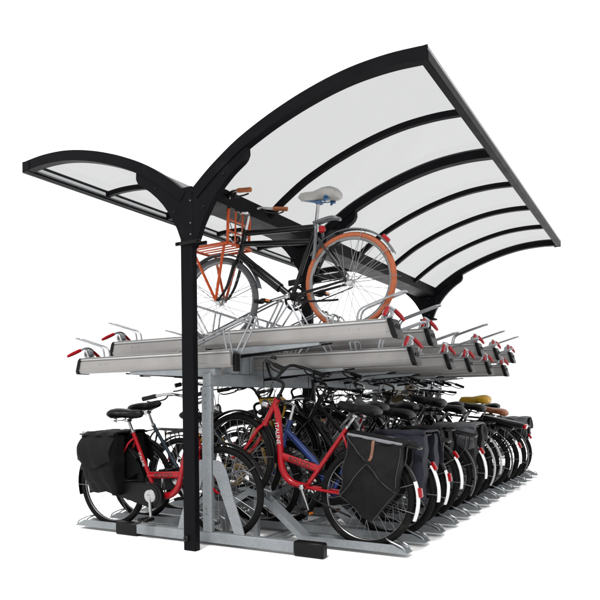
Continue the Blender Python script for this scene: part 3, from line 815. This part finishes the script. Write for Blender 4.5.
bicycle('yellow diamond frame bicycle deep in the rack, farther back than the yellow step-through', -1, Lx, LSLOT[8], color='yellow', kind='diamond', bar='swept', tip=False, sadc=(.2,.92), group=g2)
bicycle('dark green bicycle deep in the rack, facing right beyond the hidden yellow one', -1, Lx, LSLOT[9], rise=.2, color='green', kind='oma', bar='high', tip=False, sadc=(.2,.92), group=g2)
bicycle('silver straight-tubed bicycle deep in the rack, facing right near the far end', -1, Lx, LSLOT[10], color='silver', kind='mixte', bar='swept', tip=False, sadc=(.2,.92), group=g2)
l11=bicycle('black straight-tubed bicycle deep in the rack, with the wicker basket on its front', -1, Lx, LSLOT[11], rise=.2, color='black', kind='mixte', bar='high', tip=False, sadc=(.2,.92), group=g2)

bicycle('charcoal bicycle facing right just beyond the one with the wicker basket', -1, Lx, LSLOT[12], color='charcoal', kind='oma', bar='swept', tip=False, sadc=(.2,.92), group=g2)
bicycle('blue diamond frame bicycle facing right, farthest of all at the far end', -1, Lx, LSLOT[13], rise=.2, color='blue', kind='diamond', bar='flat', tip=False, sadc=(.2,.93), group=g2)

pannier('dark navy canvas double bag on the blue bicycle behind the big black bag', r1, 'canvas_navy', cx=-.12, drop=.43, w=.38, seed=5)
pannier('black canvas double bag on the charcoal loop frame bicycle just past the navy bag', r3, 'canvas', cx=-.06, drop=.40, w=.36, seed=21)
pannier('black canvas double bag with worn grey flap on the red loop frame bicycle', r5, 'canvas', cx=-.12, drop=.36, w=.38, flapm='canvas_grey', seed=8)
pannier('small black double bag with grey flap on the last bicycle at the far end', r11, 'canvas', cx=-.14, drop=.24, w=.34, flapm='canvas_grey', seed=11)
pannier('black canvas double bag on the red bicycle at the left end', l0, 'canvas', cx=.045, drop=.45, w=.33, seed=14)

def hanging_bag(label, bike):
    p=empty('pannier_bag'); p.location=bike.location; p.rotation_euler=bike.rotation_euler; tag(p,label,'pannier bag','pannier bags on the bicycles')
    A,B,Cc,D,E_=(.170,.745),(-.215,.765),(-.245,.470),(-.085,.225),(.135,.335)
    lerp=lambda a,b,t:(a[0]+(b[0]-a[0])*t,a[1]+(b[1]-a[1])*t)
    LE=lambda t: lerp(A,E_,t/.72) if t<.72 else lerp(E_,(D[0]+.05,D[1]),(t-.72)/.28)
    RI=lambda t: lerp(B,Cc,t/.55) if t<.55 else lerp(Cc,(D[0]-.03,D[1]),(t-.55)/.45)
    def dseg(px,pz,a,b):
        ux,uz=b[0]-a[0],b[1]-a[1]; l=ux*ux+uz*uz; t=max(0,min(1,((px-a[0])*ux+(pz-a[1])*uz)/l)); return math.hypot(px-a[0]-ux*t,pz-a[1]-uz*t)
    mid=lerp(A,Cc,.48)
    for s in (-1,1):
        def fn(u,v,t):
            k=(1-t)/2; a=LE(k); b=RI(k); q=(1-u)/2
            x,z=lerp(a,b,q)
            th=.035+.085*math.sin(min(1,.12+k*.95)*math.pi)**.8*(1-.55*abs(u)**5)
            y=.080+th*(v+1)/2
            o=(v+1)/2
            y+=o*(.022*math.exp(-(dseg(x,z,A,Cc)/.016)**2)+.018*math.exp(-(dseg(x,z,mid,E_)/.014)**2)+.010*math.exp(-(dseg(x,z,(-.02,.55),D)/.02)**2))
            y+=o*(.010*math.sin(23*x+9*z+s)+.008*math.sin(31*z-12*x)+.005*math.sin(47*x+38*z))
            return (x+.004*math.sin(26*z),s*y,z+.006*math.sin(17*x+1))
        MB().soft(fn,26).build('bag_body',M['canvas'],p,ang=70)
        sm=MB(); pv=lambda pts: [tuple(Vector(fn(u,1.0,t))+Vector((0,s*.001,0))) for u,t in pts]  # lighter tubes painted as lit edges along the folds and outline
        sm.tube(pv([(1-.2*i,1-.115*i) for i in range(11)]),.0042,6); sm.tube(pv([(.05+.095*i,.43-.095*i) for i in range(11)]),.0038,6)
        sm.tube(pv([(-.97,1-.2*i) for i in range(11)]),.0036,6); sm.tube(pv([(.97,1-.2*i) for i in range(11)]),.0036,6)
        sm.build('fold_highlight',M['lit_fold'],p); sm=MB(); y=s*.150
        sm.tube([tuple(Vector(fn(-.02,1.0,t))+Vector((0,s*.002,0))) for t in (.99,.9,.8,.7,.6,.52)],.012,6,flat=.35); sm.build('strap',M['strap'],p)
    def tf(u,v,t):
        y=v*.150; z=.772+.008*t-.030*max(0,abs(v)-.7)*3+.006*math.sin(9*u)*abs(v)-.018*u*abs(v)
        return (-.02+u*.205,y,z)
    MB().soft(tf,10).build('bridge',M['canvas'],p,ang=60)
    for s in (-1,1): MB().tube([(.175,s*.135,.752),(-.02,s*.152,.764),(-.215,s*.140,.772)],.0125,6,flat=.5).build('edge_trim',M['trim_grey'],p)
    return p
hanging_bag('large black canvas double bag with diagonal folds and pointed bottom on the front red bicycle', r0)

# yellow cover pulled over a saddle
yc=MB(); c=(.13,1.008)
yc=saddle(1.10,c); yc.v=[(c[0]+(x-c[0])*1.10,y,c[1]+(z-c[1])*1.25+.002) for x,y,z in yc.v]
yo=yc.build('saddle_cover',M['yellow_vinyl']); yo.location=r9.location; yo.rotation_euler=r9.rotation_euler
tag(yo,'bright yellow cover stretched over a bicycle saddle','saddle cover')
# battery box on the carrier of r8
bx=empty('battery_box'); bx.location=r8.location; bx.rotation_euler=r8.rotation_euler
tag(bx,'black battery box with red rear light lying on a bicycle carrier','battery box')
MB().box(-.40,.02,-.075,.075,.783,.845,.015).build('case',M['black_plastic'],bx)
MB().box(-.43,-.4005,-.06,.06,.79,.838,.008).build('rear_light',M['red_lens'],bx)
# bag on the front of the yellow bicycle
fb=empty('handlebar_bag'); fb.location=l2.location; fb.rotation_euler=l2.rotation_euler
tag(fb,'black bag with yellow trim on the handlebar of the yellow bicycle','handlebar bag')
def bagf(u,v,t):
    e=lambda q: math.copysign(1-(1-abs(q))**2,q)
    return (.99+.065*(e(u)*.6+u*.4)*(1-.15*(1-t)/2),.095*(e(v)*.5+v*.5)*(1-.1*(1-t)/2),.955+.085*(e(t)*.5+t*.5)+.008*math.sin(9*v+4*t))
MB().soft(bagf,10).build('bag_body',M['canvas'],fb,ang=60)
def lidf(u,v,t):
    e=lambda q: math.copysign(1-(1-abs(q))**2,q)
    return (.99+.072*(e(u)*.6+u*.4),.101*(e(v)*.6+v*.4),1.035+.016*t-.020*abs(v)**2+.006*math.sin(7*v))
MB().soft(lidf,8).build('lid',M['yellow'],fb,ang=60)
for q in (-1,1): MB().tube([(1.062,q*.06,1.03),(1.070,q*.06,.96),(1.045,q*.055,.875)],.009,6,flat=1.6).build('strap',M['yellow'],fb)

# wicker basket on the front of the last left-hand bicycle
wb=empty('wicker_basket'); wb.location=l11.location; wb.rotation_euler=l11.rotation_euler
tag(wb,'brown wicker basket half hidden among the saddles of the row','basket')
m=MB()
for i in range(9):
    z=.80+i*.021; k=1+.02*i; X=lambda q: 1.09+q*k
    m.tube([(X(-.13),-.15*k,z),(X(.13),-.15*k,z),(X(.16),0,z),(X(.13),.15*k,z),(X(-.13),.15*k,z),(X(-.16),0,z),(X(-.13),-.15*k,z)],.0098,6,n=4)
m.build('weave',M['wicker'],wb)
MB().box(.97,1.21,-.14,.14,.79,.798).build('base',M['wicker'],wb)

# ---------------------------------------------------------------- light and camera
w=bpy.data.worlds.new('World'); scene.world=w; w.use_nodes=True
bg=w.node_tree.nodes['Background']; bg.inputs['Color'].default_value=(1,1,1,1); bg.inputs['Strength'].default_value=.9
sl=bpy.data.lights.new('sun','SUN'); sl.energy=2.2; sl.angle=R(12); sl.color=(1,.98,.95)
so=bpy.data.objects.new('sun',sl); col.objects.link(so); so.rotation_euler=(R(38),R(-8),R(20))
cam=bpy.data.cameras.new('camera'); co=bpy.data.objects.new('camera',cam); col.objects.link(co)
yw,pt,rl=R(31.455),R(.773),R(-.711)
fw=Vector((-math.sin(yw),math.cos(yw),0)); rt=Vector((math.cos(yw),math.sin(yw),0)); up=Vector((0,0,1))
fw,up=fw*math.cos(pt)+up*math.sin(pt),up*math.cos(pt)-fw*math.sin(pt)
rt,up=rt*math.cos(rl)+up*math.sin(rl),up*math.cos(rl)-rt*math.sin(rl)
mx=Matrix((rt,up,-fw)).transposed().to_4x4(); mx.translation=Vector((2.884,-3.86,1.027)); co.matrix_world=mx
cam.sensor_width=36; cam.lens=36*672.389/600; cam.shift_x=(300-255.498)/600; cam.shift_y=(392.338-300)/600
cam.clip_start=.05; cam.clip_end=500
scene.camera=co
vs=scene.view_settings; vs.view_transform='Standard'; vs.look='None'; vs.exposure=.75; vs.gamma=1; vs.use_curve_mapping=False
scene.cycles.max_bounces=10; scene.cycles.transparent_max_bounces=24
